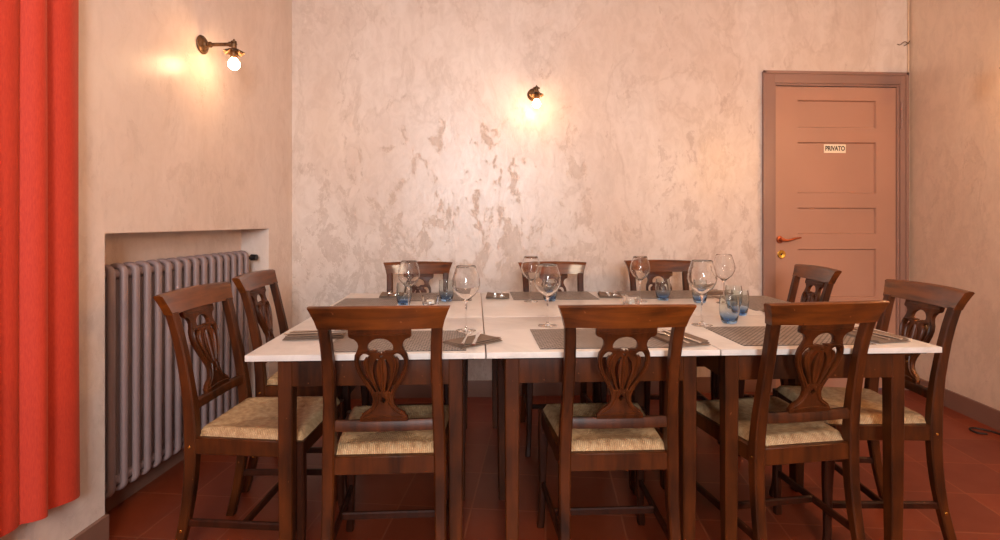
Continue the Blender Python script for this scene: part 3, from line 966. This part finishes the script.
naps = [(.000, 1.755, R(-52), 'nearest left seat, lying across the front table joint'),
        (.700, 1.755, R(12), 'nearest middle seat, right of the middle chair back'),
        (1.400, 1.770, R(8), 'nearest right seat at the right table end'),
        (-.555, 1.880, R(-84), 'left table end beside the nearer side chair'),
        (-.440, 2.865, R(184), 'far edge below the left far chair'),
        (.135, 2.810, R(176), 'far edge just right of the table joint'),
        (.750, 2.810, R(170), 'far edge between the middle and right far chairs'),
        (1.340, 2.860, R(95), 'far right table corner by the door frame'),
        (1.400, 2.215, R(90), 'right table end behind the nearest right chair')]
for x, y, r_, s_ in naps:
    far = y > 2.7
    set_napkin(x, y, r_, 'folded taupe napkin at the ' + s_, 'steel fork on the napkin at the ' + s_, 'steel knife on the napkin at the ' + s_, w=.11 if r_ < -.6 and r_ > -1 else .125, d=.155 if far else (.17 if r_ == R(-52) else .20), cr=R(-9) if r_ == R(-52) else None)

# glasses
def wine_bm():
    bm = bmesh.new()
    out = [(0, .0), (.036, .0), (.0375, .0012), (.034, .0028), (.012, .0052), (.0050, .010), (.0036, .020), (.0034, .070), (.0040, .100), (.0075, .110),
           (.020, .121), (.037, .136), (.049, .156), (.0530, .173), (.0515, .190), (.046, .210), (.0385, .232), (.0360, .240)]
    inn = [(.0354, .2402), (.0377, .232), (.0452, .210), (.0507, .190), (.0522, .173), (.0482, .1566), (.0360, .1374), (.019, .1225), (.006, .1135), (0, .1125)]
    out = smooth_pts(out[:1], 1) and out
    lathe(bm, out + inn, 36)
    return bm
wine0 = None
wines = [(-.025, 1.935, 1.0, 'large stemmed wine glass nearest the camera, left of the front table joint'),
         (.292, 2.020, 1.0, 'large stemmed wine glass in front of the middle placemat'),
         (.900, 2.000, 1.06, 'large stemmed wine glass between the middle and right near seats'),
         (1.245, 2.520, 1.0, 'stemmed wine glass standing behind the right blue tumblers'),
         (-.290, 2.380, .95, 'stemmed wine glass before the left far chair and its tumbler'),
         (.295, 2.630, .95, 'stemmed wine glass at the middle far seat, with slim bowl'),
         (.852, 2.610, .95, 'stemmed wine glass at the right far seat, left of a blue tumbler')]
for x, y, s, lb in wines:
    if wine0 is None:
        wine0 = finish('wine_glass', wine_bm(), M['glass'], None, 80); o = wine0
    else:
        o = wine0.copy(); COL.objects.link(o)
    o.location = (x, y, TZ+(.0026 if (x < 0 and y < 2) or abs(x-1.245) < .01 else .0003)); o.scale = (s, s, s)
    tag(o, lb, 'wine glass', 'large stemmed wine glasses')
# keep the first glass clear of its placemat

tum0 = None
def tumbler():
    t = thing('tumbler', 'x', 'glass', (0, 0, 0), 0, 'blue-based tumblers')
    bm = bmesh.new()
    out = [(0, .0), (.024, .0), (.0275, .002), (.0305, .010), (.0365, .035), (.0385, .058), (.0375, .085), (.034, .108)]
    inn = [(.0328, .108), (.0361, .085), (.0370, .058), (.0350, .036), (.029, .016), (.024, .012), (0, .011)]
    lathe(bm, out+inn, 32); o = finish('glass_body', bm, M['blue_glass'], t, 80)
    return t
tums = [(.985, 2.650, 'blue-based tumbler at the right far seat, standing alone beside a wine glass'),
        (1.140, 2.560, 'blue-based tumbler partly behind the big wine glass at the right'),
        (1.030, 2.040, 'largest blue-based tumbler, front one of the cluster behind the right placemat'),
        (1.165, 2.215, 'blue-based tumbler right of the cluster, half behind the largest one'),
        (1.205, 2.345, 'blue-based tumbler seen through the largest one in the cluster'),
        (.395, 2.650, 'blue-based tumbler seen behind the middle wine glass'),
        (-.134, 2.660, 'blue-based tumbler at the left far seat, just left of the nearest wine glass'),
        (-.335, 2.560, 'blue-based tumbler directly behind the wine glass at the left far seat')]
for x, y, lb in tums:
    if tum0 is None: tum0 = tumbler(); tum0.location = (x, y, TZ); tum0['label'] = lb
    else: dup(tum0, (x, y, TZ+(.0026 if x in (-.134, 1.205) else 0)), 0, lb)

hold0 = None
for x, y, lb in ((-.205, 2.545, 'low clear glass candle holder between the two left blue tumblers'),
                 (.772, 2.500, 'low clear glass candle holder behind the middle chair back rail')):
    if hold0 is None:
        hold0 = thing('candle_holder', lb, 'candle holder', (x, y, TZ), 0, 'low clear candle holders')
        bm = bmesh.new()
        lathe(bm, [(0, 0), (.034, 0), (.040, .004), (.043, .030), (.042, .046), (.038, .046), (.038, .030), (.034, .012), (0, .010)], 28)
        finish('glass_cup', bm, M['glass'], hold0, 60)
        bm = bmesh.new(); lathe(bm, [(0, .0112), (.019, .0112), (.019, .024), (0, .024)], 18); finish('tealight', bm, M['wax'], hold0)
    else: dup(hold0, (x, y, TZ), 0, lb)

# dark cable end on the floor at the right edge
bm = bmesh.new()
tube(bm, smooth_pts([(x+.11, y+.0, z) for x, y, z in ((2.70, 2.70, .006), (2.66, 2.72, .006), (2.67, 2.77, .006), (2.71, 2.78, .006), (2.76, 2.72, .006), (2.78, 2.60, .006))], 6), .005, 8)
o = finish('floor_cable', bm, M['black'], None, 60); tag(o, 'loop of thin black cable lying on the floor by the right wall', 'cable')

# ------------------------------------------------------------------ light
def area(name, loc, rot, sx, sy, power, col):
    l = bpy.data.lights.new(name, 'AREA'); l.shape = 'RECTANGLE'; l.size = sx; l.size_y = sy; l.energy = power; l.color = col
    o = bpy.data.objects.new(name, l); COL.objects.link(o); o.location = loc; o.rotation_euler = rot; return o
# daylight through the window behind the camera
area('daylight', ((WX0+WX1)/2, YF-.15, (WZ0+WZ1)/2), (PI/2, 0, 0), WX1-WX0-.1, WZ1-WZ0-.1, 125, (.90, .95, 1))
# added ceiling light, unseen: warm fill and the glare on the chair rails
cl = thing('added_ceiling_light', 'added round ceiling light, out of view above the front of the room', 'ceiling lamp', (.10, .2, H))
bm = bmesh.new(); lathe(bm, [(0, 0), (.30, 0), (.31, -.02), (.29, -.03), (0, -.03)], 40); finish('added_light_base', bm, M['white_paint'], cl)
bm = bmesh.new(); lathe(bm, [(0, -.031), (.28, -.031), (.265, -.06), (.18, -.09), (0, -.105)], 40)
finish('diffuser', bm, m_emit('added_light_diffuser', (1, .77, .56, 1), 27), cl)

w = bpy.data.worlds.new('world'); SC.world = w; w.use_nodes = True
w.node_tree.nodes['Background'].inputs[0].default_value = (.75, .85, 1, 1)
w.node_tree.nodes['Background'].inputs[1].default_value = 1.0

# ------------------------------------------------------------------ camera
cd = bpy.data.cameras.new('camera'); cam = bpy.data.objects.new('camera', cd); COL.objects.link(cam)
cd.sensor_width = 36; cd.lens = 36*520/1000; cd.shift_y = -49/1000; cd.clip_start = .02
cam.location = (0, 0, 1.17); cam.rotation_euler = (PI/2, 0, R(-3))
SC.camera = cam
vs = SC.view_settings
vs.view_transform = 'Standard'; vs.look = 'None'; vs.gamma = 1; vs.use_curve_mapping = False; vs.exposure = 0.38
